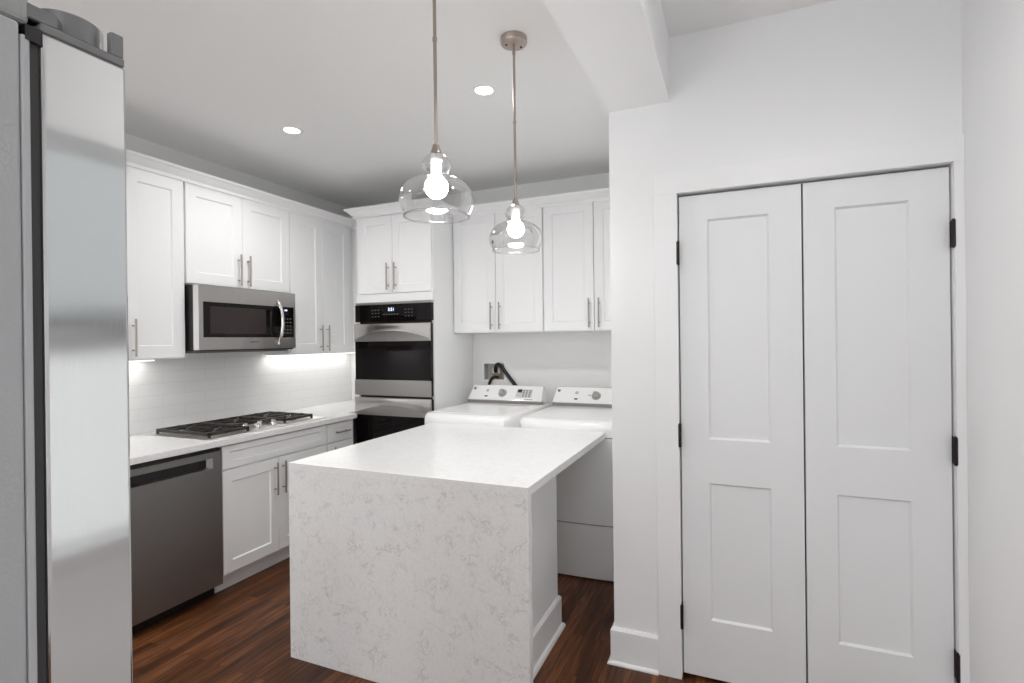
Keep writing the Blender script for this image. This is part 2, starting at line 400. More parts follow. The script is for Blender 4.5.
# windows
def sash_window(name, axis, pos, u0, u1, z0, z1, inward, mid=None):
    o = bpy.data.objects.new(name, None); COL.objects.link(o); o['kind'] = 'structure'
    def bx(bm, ua, ub, da, db, za, zb):
        if axis == 'x': box(bm, pos+da*inward, ua, za, pos+db*inward, ub, zb)
        else: box(bm, ua, pos+da*inward, za, ub, pos+db*inward, zb)
    bm = bmesh.new(); w = .07       # casing on the room side
    for q in ((u0-w, u0, 0, .018, z0-w, z1+w), (u1, u1+w, 0, .018, z0-w, z1+w), (u0, u1, 0, .018, z1, z1+w), (u0, u1, 0, .018, z0-w, z0), (u0-w-.02, u1+w+.02, 0, .05, z0-.025, z0)): bx(bm, *q)
    obj('window_casing', bm, trim_m, o)
    mid = mid or (z0+z1)/2
    for nm, za, zb, d in (('lower_sash', z0, mid+.018, -.035), ('upper_sash', mid-.018, z1, -.06)):
        bm = bmesh.new(); s = .04
        for q in ((u0, u0+s, za, zb), (u1-s, u1, za, zb), (u0+s, u1-s, za, za+s), (u0+s, u1-s, zb-s, zb)): bx(bm, q[0], q[1], d-.02, d, q[2], q[3])
        sa = obj(nm, bm, trim_m, o)
        bm = bmesh.new(); bx(bm, u0+s, u1-s, d-.012, d-.008, za+s, zb-s); obj('pane', bm, pane_m, sa)
sash_window('window_1', 'x', XR, WIN_R[0], WIN_R[1], WIN_R[2], WIN_R[3], -1, 1.505)
SH = bpy.data.materials.new('sheer_dimmer'); SH.use_nodes = True; _t = SH.node_tree; _t.nodes.clear()
_a = _t.nodes.new('ShaderNodeBsdfTranslucent'); _a.inputs[0].default_value = (.27, .285, .285, 1)
_b = _t.nodes.new('ShaderNodeBsdfDiffuse'); _b.inputs[0].default_value = (.5, .5, .5, 1); _c = _t.nodes.new('ShaderNodeAddShader'); _o = _t.nodes.new('ShaderNodeOutputMaterial')
_t.links.new(_a.outputs[0], _c.inputs[0]); _t.links.new(_b.outputs[0], _c.inputs[1]); _t.links.new(_c.outputs[0], _o.inputs[0])
SH2 = SH.copy(); SH2.name = 'sheer_dimmer_low'; SH2.node_tree.nodes['Translucent BSDF'].inputs[0].default_value = (.26, .26, .258, 1)
t = thing('dimming_shade', 'added sheer roller shade that dims the unseen side window', 'window shade', (XR, .9, 2.13))  # unseen shade, added to dim the side window mirrored in the fridge
B('fabric', SH, t, (.020, -.446, -.600, .0206, .446, -.02)); B('bottom_rail', greyplastic_m, t, (.014, -.446, -.612, .026, .446, -.580))  # rail placed to mirror as the dark band in the fridge door
bm = bmesh.new(); tube(bm, [(.022, -.446, -.018), (.022, .446, -.018)], .014, 16); obj('roll', bm, trim_m, t, smooth=True)
t = thing('dimming_curtain', 'added sheer curtain that dims the lower half of the unseen side window', 'curtain', (XR, .9, 1.512))  # unseen curtain, put in to hold down the lower sash's brightness
bm = bmesh.new(); N = 60; rows = []
for k in range(N+1):
    y_ = -.44+.88*k/N; d_ = .022+.010*math.sin(k*1.25)
    rows.append([bm.verts.new((d_, y_, -.64)), bm.verts.new((d_, y_, .0))])
for A, C_ in zip(rows, rows[1:]): bm.faces.new((A[0], C_[0], C_[1], A[1]))
obj('fabric', bm, SH2, t, smooth=True)
bm = bmesh.new(); tube(bm, [(.022, -.446, .0), (.022, .446, .0)], .006, 12); obj('curtain_rod', bm, trim_m, t, smooth=True)
for i, (x0, x1, z0, z1) in enumerate(WIN_FILL): sash_window('window_%d' % (i+2), 'y', YB, x0, x1, z0, z1, 1)  # unseen back windows, added as a broad source from behind the camera

# ------------------------------------------------------------------ ceiling downlights
def downlight(x, y, label, power=38):
    t = thing('recessed_downlight', label, 'ceiling light', (x, y, CZ), 0, 'recessed downlights')
    bm = bmesh.new(); lathe(bm, [(.044, -.002), (.047, -.005), (.060, -.005), (.066, -.001), (.066, 0)], 40); obj('trim_ring', bm, trim_m, t, smooth=True)
    bm = bmesh.new(); lathe(bm, [(.0001, -.003), (.022, -.0035), (.044, -.002)], 40); obj('lens', bm, can_m, t, smooth=True, label='glowing white lens')
    l_ = lamp('downlight_lamp', 'SPOT', (x, y, CZ-.012), power, (1, .99, .975), spot_size=math.radians(164), spot_blend=.8, shadow_soft_size=.055)
    return t
downlight(-2.513, 2.475, 'lit round recessed ceiling light nearer the microwave wall')
downlight(-1.208, 2.498, 'lit round recessed ceiling light between the two pendant rods')
for x, y in ((-2.513, .4), (-1.208, -.3), (-2.513, -1.7), (-1.208, -1.9)): downlight(x, y, 'unseen round recessed ceiling light added over the room behind the island')  # extra cans out of view, added to help light the room
for x, y, p_ in ((.22, 1.35, 26), (.22, -.9, 62)): downlight(x, y, 'unseen round recessed ceiling light over the passage by the closet', p_)  # first read off the beam's shadow; second added to fill the dryer front

# ------------------------------------------------------------------ pendants
def pendant(x, y, label, power):
    t = thing('pendant_light', label, 'pendant light', (x, y, CZ), 0, 'clear glass pendants over the island')
    top = 2.085-CZ
    bm = bmesh.new(); lathe(bm, [(.0001, -.028), (.050, -.028), (.056, -.025), (.058, -.02), (.058, 0)], 40)
    cn = obj('canopy', bm, rod_m, t, smooth=True)
    bm = bmesh.new()
    bm.free()
    for sx, sy in ((-.03, -.012), (.022, .03)):
        bm = bmesh.new(); lathe(bm, [(.0001, -.032), (.004, -.031), (.005, -.028)], 12, (sx, sy, 0)); obj('screw', bm, bronze_m, cn)
    bm = bmesh.new(); tube(bm, [(0, 0, -.028), (0, 0, top+.01)], .0055, 14)
    for q in (-.06, -.36): tube(bm, [(0, 0, q), (0, 0, q-.012)], .0075, 14)
    obj('rod', bm, rod_m, t, smooth=True)
    bm = bmesh.new(); lathe(bm, [(.0001, top+.010), (.010, top+.008), (.012, top-.002), (.015, top-.010), (.018, top-.020), (.018, top-.026), (.0001, top-.030)], 32)
    obj('cap', bm, rod_m, t, smooth=True, label='small nickel cap on top of the shade')
    bm = bmesh.new(); lathe(bm, [(.0001, top-.02), (.017, top-.02), (.018, top-.084), (.0001, top-.086)], 24)
    obj('socket', bm, mat('white_socket', (.8, .79, .77), .4), t, smooth=True)
    # blown glass: small upper bulge, narrow neck, wide onion, open foot
    outer = [(.018, -.020), (.033, -.030), (.044, -.045), (.0475, -.060), (.043, -.074), (.032, -.083), (.030, -.088), (.044, -.093), (.068, -.101), (.093, -.115), (.109, -.135), (.1165, -.158), (.1175, -.172), (.113, -.190), (.106, -.204), (.101, -.212), (.1025, -.216)]
    bm = bmesh.new(); rows = []
    for i in range(len(outer)-1):
        for k in range(3):
            f_ = k/3; rows.append((outer[i][0]*(1-f_)+outer[i+1][0]*f_, outer[i][1]*(1-f_)+outer[i+1][1]*f_))
    rows.append(outer[-1])
    for _ in range(2): rows = [rows[0]]+[((rows[i-1][0]+2*rows[i][0]+rows[i+1][0])/4, (rows[i-1][1]+2*rows[i][1]+rows[i+1][1])/4) for i in range(1, len(rows)-1)]+[rows[-1]]
    lathe(bm, [(r, top+h) for r, h in rows], 64)
    lathe(bm, [(r-.0025, top+h) for r, h in rows], 64)
    g = obj('glass_shade', bm, glass_m, t, smooth=True, label='clear blown glass onion-shaped shade')
    bm = bmesh.new(); lathe(bm, [(.104, top-.2155), (.104, top-.2195), (.099, top-.2195), (.099, top-.2155), (.104, top-.2155)], 64); obj('shade_rim', bm, glass_m, g, smooth=True)
    bm = bmesh.new(); R_ = .0365; cz_ = top-.125
    prof = [(.0001, cz_-R_)]+[(R_*math.sin(q), cz_-R_*math.cos(q)) for q in [PI*k/16 for k in range(1, 14)]]+[(.014, cz_+.040), (.013, cz_+.048)]
    lathe(bm, prof, 32); obj('bulb', bm, bulb_m, t, smooth=True, label='lit round bulb')
    return t
pendant(-.865, 1.438, 'nearer and larger-looking clear glass pendant over the island', 10)
pendant(-.882, 2.125, 'farther clear glass pendant over the island, its round ceiling canopy in view', 10)

# ------------------------------------------------------------------ left wall cabinets (fronts face +x)
XU = -3.146; DU = XU-XL
def wall_cabinet(y0, y1, z0, z1, splits, label, stile=.072, gap=.003, bottom=.008):
    t = thing('wall_cabinet', label, 'cabinet', (XU, y0, z0), PI/2, 'white shaker wall cabinets')
    w, h = y1-y0, z1-z0
    B('body', cab_m, t, (0, .020, 0, w, DU-.002, h))
    ed = [(0+.004)]+[s-y0 for s in splits]+[w-.004]
    for i in range(len(ed)-1):
        xa, xb_ = ed[i]+(gap/2 if i else 0), ed[i+1]-(gap/2 if i < len(ed)-2 else 0)
        d = shaker(t, 'door', xa, bottom, xb_-xa, h-bottom-.012, stile)
        hx = (xb_-.036) if i == 0 else (xa+.036)
        bar_handle(d, hx, .021 if h > .8 else .022, .212)
    return t
wall_cabinet(1.53, 2.224, 1.388, 2.498, [1.872], 'tall white two-door wall cabinet partly behind the fridge, left of the microwave')
wall_cabinet(2.228, 3.060, 1.851, 2.498, [2.642], 'short white two-door wall cabinet directly above the microwave')
wall_cabinet(3.062, 3.742, 1.388, 2.498, [3.407], 'tall white two-door wall cabinet between the microwave and the double oven')
wall_cabinet(.86, 1.528, 1.388, 2.498, [1.194], 'tall white two-door wall cabinet farthest left, behind the fridge')
tag(B('cabinet_filler', cab_m, None, (XL+.002, 3.744, 1.388, XU-.02, 4.13, 2.498), (XU-.02, 3.801, 1.388, -2.868, 3.82, 2.483)), 'narrow white filler strip between the last left wall cabinet and the oven tower', 'cabinet filler')

# under-cabinet light strips
def strip(y0, y1, label, p):
    t = thing('light_strip', label, 'light strip', (-3.39, y0, 1.386), 0, 'under-cabinet light strips')
    B('housing', trim_m, t, (-.055, 0, -.006, .055, y1-y0, 0)); B('diffuser', led_m, t, (-.050, .004, -.010, .050, y1-y0-.004, -.006))
    lamp('strip_lamp', 'AREA', (-3.39, (y0+y1)/2, 1.372), p, (1, .98, .95), (0, 0, PI/2), shape='RECTANGLE', size=y1-y0, size_y=.10)
strip(1.58, 2.16, 'lit LED strip under the wall cabinet left of the microwave', .5)
strip(3.09, 4.06, 'lit LED strip under the wall cabinet right of the microwave', .55)

# crown molding
CP = [(0, 2.484), (.010, 2.484), (.012, 2.504), (.022, 2.512), (.048, 2.536), (.058, 2.541), (.062, 2.546), (.065, 2.5545), (0, 2.5545)]
bm = bmesh.new(); sweep(bm, [(XU, .86), (XU, 3.80), (-2.867, 3.80), (-2.867, 3.479), (-2.138, 3.479), (-2.138, 3.797), (-.534, 3.797)], CP)
tag(obj('crown_molding', bm, cab_m), 'white crown molding running along the tops of all wall cabinets', 'molding')
# base cabinets
XB = -2.7935; DB = XB-XL
def base_cabinet(y0, y1, label, doors, drawers, splits=()):
    t = thing('base_cabinet', label, 'cabinet', (XB, y0, 0), PI/2, 'white shaker base cabinets')
    w = y1-y0
    B('body', cab_m, t, (0, .020, .105, w, DB-.002, .876)); B('toe_kick', trim_m, t, (0, .067, 0, w, .085, .105))
    for ya, yb, za, zb, hz in drawers:
        bm = bmesh.new(); panel_front(bm, ya-y0, za, yb-ya, zb-za, .019, [(ya-y0+.05, yb-y0-.05, za+.038, zb-.038)]); d = obj('drawer_front', bm, cab_m, t)
        if hz: bar_handle(d, hz[0]-y0, hz[1], hz[2], True)
    for ya, yb, za, zb, hx in doors:
        d = shaker(t, 'door', ya-y0, za, yb-ya, zb-za, .062, .07)
        if hx: bar_handle(d, hx-y0, .488, .21)
    return t
base_cabinet(2.183, 3.053, 'wide white base cabinet under the cooktop with two doors and a false drawer front', [(2.189, 2.600, .112, .724, 2.567), (2.604, 3.048, .112, .724, 2.633)], [(2.189, 3.048, .733, .870, None)])
base_cabinet(3.055, 3.362, 'narrow white base cabinet between the cooktop and the oven tower', [(3.059, 3.330, .112, .724, 3.107)], [(3.059, 3.330, .733, .870, (3.123, .801, .150))])
base_cabinet(.86, 1.570, 'white base cabinet hidden left of the dishwasher behind the fridge', [(.864, 1.213, .112, .724, 1.18), (1.217, 1.566, .112, .724, 1.25)], [(.864, 1.566, .733, .870, None)])
# counter on the left wall
bm = bmesh.new(); prism_z(bm, [(XL+.001, .85), (-2.772, .85), (-2.772, 3.365), (-2.872, 3.365), (-2.872, YK-.001), (XL+.001, YK-.001)], .879, .914)
tag(obj('countertop', bm, quartz_glare_m, bevel=.002), 'white quartz countertop along the left wall under the cooktop', 'countertop')
struct(B('wall_left_tiles', tile_m, None, (XL, .85, .914, XL+.009, YK, 1.387), (XL, 2.205, 1.387, XL+.009, 3.061, 1.425)))['label'] = 'white glossy subway tile backsplash'
struct(B('wall_kitchen_tiles', tile_m, None, (XL+.009, YK-.009, .914, -2.868, YK, 1.387)))

# dishwasher
t = thing('dishwasher', 'dark stainless steel dishwasher between the fridge and the white base cabinets', 'dishwasher', (-2.787, 1.575, 0), PI/2)
w = 2.179-1.575
B('tub', black_m, t, (.004, .03, .105, w-.004, .58, .872)); B('toe_panel', black_m, t, (.004, .07, 0, w-.004, .09, .105))
bm = bmesh.new()       # door with a pocket handle cut through its front
hx0, hx1, hz0, hz1 = .085, w-.055, .757, .818
for u0, u1, v0, v1 in grid_holes(0, w, .073, .852, [(hx0, hx1, hz0, hz1)]): box(bm, u0, 0, v0, u1, .028, v1)
bmesh.ops.remove_doubles(bm, verts=bm.verts[:], dist=1e-5)
dd = obj('door', bm, dwsteel_m, t)
B('handle_pocket', black_m, dd, (hx0-.002, .0275, hz0-.002, hx1+.002, .0295, hz1+.002))
bm = bmesh.new(); prism_x(bm, [(-.001, hz0), (-.001, hz0+.004), (.024, hz0+.012), (.024, hz0)], hx0, hx1); obj('pocket_lip', bm, steel_m, dd)
bm = bmesh.new()
for q in range(1):
    v_ = [bm.verts.new(p) for p in ((hx1, 0, hz0), (hx1, 0, hz1), (hx1-.022, .027, hz1), (hx1-.022, .027, hz0))]; bm.faces.new(v_)
obj('pocket_end', bm, dwsteel_m, dd)
B('control_strip', black_m, t, (.004, .004, .853, w-.004, .03, .870))

# microwave
t = thing('microwave', 'stainless steel over-the-range microwave under the short wall cabinet', 'microwave', (-3.066, 2.232, 1.4313), PI/2)
w, h = .798, .4163
B('housing', black_m, t, (.004, .022, 0, w-.004, -3.066-XL-.012, h-.002), bevel=.002)
B('vent_base', greyplastic_m, t, (.03, .05, -.012, w-.03, .36, 0))
bm = bmesh.new(); wx0, wx1, wz0, wz1 = .050, w-.014, .087, .312
for u0, u1, v0, v1 in grid_holes(0, w, .008, h, [(wx0, wx1, wz0, wz1)]): box(bm, u0, 0, v0, u1, .022, v1)
bmesh.ops.remove_doubles(bm, verts=bm.verts[:], dist=1e-5)
for v in bm.verts:
    if v.co.x < .001 and v.co.y < .001: v.co.x += .020
fr = obj('front_frame', bm, steel_m, t)
bm = bmesh.new(); box(bm, wx0, .003, wz0, .640, .02, wz1); gw = obj('door_glass', bm, glassblack_m, t, label='black glass door window')
B('window_mesh', mat('oven_mesh', (.035, .027, .026), .25, 0, .25), gw, (.10, .0020, .112, .530, .0032, .285))
cp = B('control_panel', glassblack_m, t, (.643, .003, wz0, wx1, .02, wz1), label='black glass keypad panel')
bm = bmesh.new()
for i in range(5):
    for j in range(3): box(bm, .690+j*.028, .0022, .115+i*.026, .704+j*.028, .0032, .125+i*.026)
obj('keypad', bm, mat('key_print', (.10, .10, .11), .4), cp)
B('display', digit_m, cp, (.700, .0020, .283, .722, .0030, .291))
bm = bmesh.new(); pts = [(.630, -.004-.045*math.sin(PI*k/14)**.7, .045+.307*k/14) for k in range(15)]
pts = [(.632, 0, .045)]+[(p[0]-.0, p[1], p[2]) for p in pts[1:-1]]+[(.632, 0, .352)]
tube(bm, pts, .0125, 12)
obj('handle', bm, chrome_m, t, smooth=True, label='bowed vertical steel handle')
B('badge', greyplastic_m, t, (.395, -.0012, .052, .465, 0, .060))

# ------------------------------------------------------------------ gas cooktop
CX0, CX1, CY0, CY1 = -3.385, -2.832, 2.115, 3.100
t = thing('gas_cooktop', 'stainless steel gas cooktop with black grates set in the left countertop', 'cooktop', (CX0, CY0, .914))
WX, WY = CX1-CX0, CY1-CY0
bm = bmesh.new(); prof = [(0, 0), (WX, WY)]
box(bm, 0, 0, 0, WX, WY, .006); plate = obj('plate', bm, steel('cooktop_steel', (.80, .78, .76), .38, (1, 1, 1)), t, bevel=.004)
burners = [(.155, .185, .042), (.40, .185, .05), (.20, .4875, .062), (.155, .782, .05), (.38, .782, .038)]
for bx_, by_, br_ in burners:
    bm = bmesh.new(); lathe(bm, [(br_*1.35, .006), (br_*1.3, .012), (br_, .014), (br_, .022), (.0001, .022)], 28, (bx_, by_, 0)); bb_ = obj('burner', bm, mat('burner_base', (.35, .3, .27), .35, .9), t, smooth=True)
    bm = bmesh.new(); lathe(bm, [(br_*.9, .0221), (br_*.9, .029), (br_*.75, .032), (.0001, .032)], 28, (bx_, by_, 0)); obj('burner_cap', bm, iron_m, bb_, smooth=True)
def grate(x0, x1, y0, y1, centers):
    bm = bmesh.new(); z = .028; r = .009
    box(bm, x0, y0, z-r, x1, y0+.017, z+r); box(bm, x0, y1-.017, z-r, x1, y1, z+r)
    box(bm, x0, y0, z-r, x0+.017, y1, z+r); box(bm, x1-.017, y0, z-r, x1, y1, z+r)
    ym = (y0+y1)/2
    if len(centers) > 1: box(bm, (x0+x1)/2-.0065, y0, z-r, (x0+x1)/2+.0065, y1, z+r)
    for cx_, cy_ in centers:
        xa, xb_ = (x0, x1) if len(centers) == 1 else ((x0, (x0+x1)/2) if cx_ < (x0+x1)/2 else ((x0+x1)/2, x1))
        for sx, sy in ((1, 0), (-1, 0), (0, 1), (0, -1)):
            ex, ey = (xb_ if sx > 0 else xa), (y1 if sy > 0 else y0)
            if sx: box(bm, cx_+sx*.022, cy_-.005, z-.004, ex, cy_+.005, z+.011)
            else: box(bm, cx_-.005, cy_+sy*.022, z-.004, cx_+.005, ey, z+.011)
        for sx, sy in ((1, 1), (-1, 1), (1, -1), (-1, -1)):
            ex, ey = (xb_ if sx > 0 else xa), (y1 if sy > 0 else y0)
            tube(bm, [(cx_+sx*.026, cy_+sy*.026, z+.004), (ex-sx*.006, ey-sy*.006, z)], .005, 6)
    for px in (x0+.006, x1-.006):
        for py in (y0+.006, y1-.006): tube(bm, [(px, py, .006), (px, py, z)], [.010, .007], 8)
    obj('grate', bm, iron_m, t, bevel=.0015, label='black cast iron grate')
grate(.045, WX-.035, .045, .325, [(.155, .185), (.40, .185)])
grate(.045, .370, .335, .640, [(.20, .4875)])
grate(.045, WX-.075, .650, WY-.070, [(.155, .782), (.38, .782)])
for kx, ky in ((.420, .375), (.475, .425), (.420, .4875), (.475, .555), (.420, .605)):
    bm = bmesh.new(); lathe(bm, [(.024, .006), (.024, .009), (.019, .010), (.018, .030), (.016, .033), (.0001, .033)], 24, (kx, ky, 0)); box(bm, kx-.004, ky-.018, .033, kx+.004, ky+.018, .040)
    obj('knob', bm, chrome_m, t, smooth=True, label='silver control knob')

# ------------------------------------------------------------------ oven tower
XT0, XT1, YT = -2.867, -2.140, 3.479
t = thing('oven_tower_cabinet', 'tall white cabinet tower holding the double oven, two doors on top', 'cabinet', (XT0, YT, 0))
w = XT1-XT0; dp = YK-YT-.002
B('body', cab_m, t, (0, .02, 0, .018, dp, 2.498), (w-.018, .02, 0, w, dp, 2.498), (.018, .02, 1.797, w-.018, dp, 2.498), (.018, .02, .1, w-.018, dp, .335), (.018, dp-.02, .335, w-.018, dp, 1.797), (.018, .08, 0, w-.018, .1, .1))
B('face_rail', cab_m, t, (0, .003, 1.796, w, .02, 1.860))
bm = bmesh.new(); panel_front(bm, .02, .115, w-.04, .215, .019, [(.07, w-.07, .155, .29)]); obj('drawer_front', bm, cab_m, t)
ms = .362
for i, (xa, xb_) in enumerate(((.033, ms-.002), (ms+.002, w-.010))):
    d = shaker(t, 'door', xa, 1.864, xb_-xa, .617, .066)
    bar_handle(d, (xb_-.034) if i == 0 else (xa+.034), 1.888, .212)

t = thing('double_wall_oven', 'stainless steel and black glass double wall oven built into the white tower', 'oven', (XT0+.001, YT, 0))
w = .722
B('cavity', black_m, t, (.022, .022, .345, w-.022, .55, 1.78))
B('top_trim', steel_m, t, (0, -.004, 1.776, w, .02, 1.795), bevel=.001)
cp = B('control_panel', glassblack_m, t, (0, -.010, 1.640, w, .02, 1.775), label='black glass control panel with lit clock')
key_m = mat('touch_key_print', (.09, .09, .10), .4)
for bx0 in (.165, .480):
    bm = bmesh.new()
    for i in range(3):
        for j in range(3): box(bm, bx0+j*.030, -.0112, 1.675+i*.026, bx0+.014+j*.030, -.0100, 1.683+i*.026)
    obj('touch_keys', bm, key_m, cp)
bm = bmesh.new()
for j in range(6): box(bm, .275+j*.026, -.0112, 1.690, .290+j*.026, -.0100, 1.700)
obj('function_keys', bm, key_m, cp)
cu = bpy.data.curves.new('clock', 'FONT'); cu.body = '3:51'; cu.size = .036; cu.extrude = .0004; cu.align_x = 'CENTER'
tmp = bpy.data.objects.new('clock_tmp', cu); COL.objects.link(tmp); bpy.context.view_layer.update()
me = bpy.data.meshes.new_from_object(tmp.evaluated_get(bpy.context.evaluated_depsgraph_get())); bpy.data.objects.remove(tmp)
ck = bpy.data.objects.new('clock_digits', me); COL.objects.link(ck); me.materials.clear(); me.materials.append(digit_m); ck.parent = cp
ck.location = (.352, -.0112, 1.722); ck.rotation_euler = (PI/2, 0, 0); ck['label'] = 'lit blue-white clock digits'
def oven_door(z0, z1, band_h, lower_band):
    d = B('oven_door', glassblack_m, t, (.006, -.022, z0+.004, w-.006, .018, z1-.004), label='black glass oven door')
    # upper steel band
    zb = z1-band_h
    B('upper_band', steel_m, d, (0, -.026, zb, w, -.0225, z1), bevel=.001)
    # arched full-width handle: straight top edge, arched lower edge
    bm = bmesh.new(); N = 24; rows = []
    for k in range(N+1):
        u = k/N; x = .004+u*(w-.008); s = math.sin(PI*u)
        lo = zb+.012+(band_h*.50)*s**.8; yo = -.0265-.026*s
        rows.append([bm.verts.new(p) for p in ((x, -.0255, z1-.003), (x, yo, z1-.003), (x, yo-.004, (z1+lo)/2), (x, yo, lo), (x, -.0255, lo+.002 if s < .05 else lo+.004))])
    for A, C_ in zip(rows, rows[1:]):
        for k in range(4): bm.faces.new((A[k], A[k+1], C_[k+1], C_[k]))
        bm.faces.new((A[4], A[0], C_[0], C_[4]))
    bm.faces.new(rows[0]); bm.faces.new(rows[-1][::-1])
    obj('handle', bm, mat('handle_steel', (.62, .60, .58), .22, 1), d, smooth=True, label='wide arched steel handle')
    if lower_band: B('lower_band', steel_m, d, (0, -.026, z0, w, -.0225, z0+lower_band), bevel=.001)
oven_door(1.052, 1.622, .140, .124)
oven_door(.345, 1.036, .143, .05)

# ------------------------------------------------------------------ laundry wall cabinets
for x0, x1, sp, lb in ((-2.136, -1.358, -1.756, 'white two-door wall cabinet above the washer, beside the oven tower'), (-1.354, -.560, -.9625, 'white two-door wall cabinet above the dryer, partly hidden by the closet wall')):
    t = thing('wall_cabinet', lb, 'cabinet', (x0, 3.797, 1.540), 0, 'white shaker wall cabinets')
    w = x1-x0; B('body', cab_m, t, (0, .02, 0, w, .339, .958))
    for i, (xa, xb_) in enumerate(((.004, sp-x0-.003), (sp-x0+.003, w-.004))):
        d = shaker(t, 'door', xa, .006, xb_-xa, .945, .066)
        bar_handle(d, (xb_-.032) if i == 0 else (xa+.036), .026, .214)
tag(B('cabinet_filler', cab_m, None, (-.558, 3.80, 1.54, -.534, 3.82, 2.498)), 'narrow white filler strip between the dryer wall cabinet and the closet wall', 'cabinet filler')

# ------------------------------------------------------------------ island
t = thing('kitchen_island', 'white quartz waterfall island with white base in the middle of the kitchen', 'island', (-1.343, 2.5, 0))
ox, oy = -1.343, 2.5
def ib(x0, y0, z0, x1, y1, z1): return (x0-ox, y0-oy, z0, x1-ox, y1-oy, z1)
B('countertop', quartz_glare_m, t, ib(-1.9475, 1.871, .880, -.739, 3.158, .915), bevel=.0015, label='white quartz top')
B('waterfall_panel', quartz_m, t, ib(-1.9475, 1.871, 0, -.739, 1.906, .8795), bevel=.0015, label='veined quartz front panel')
B('base', trim_m, t, ib(-1.915, 1.907, 0, -.862, 2.580, .8795))
bm = bmesh.new(); sweep(bm, [(-1.915-ox, 2.580-oy), (-.862-ox, 2.580-oy), (-.862-ox, 1.907-oy)][::-1], [(0, 0), (.031, 0), (.031, .008), (.026, .018), (.015, .022), (.015, .120), (.015, .155), (.006, .166), (0, .166)])
for v in bm.verts: pass
obj('base_molding', bm, trim_m, t)

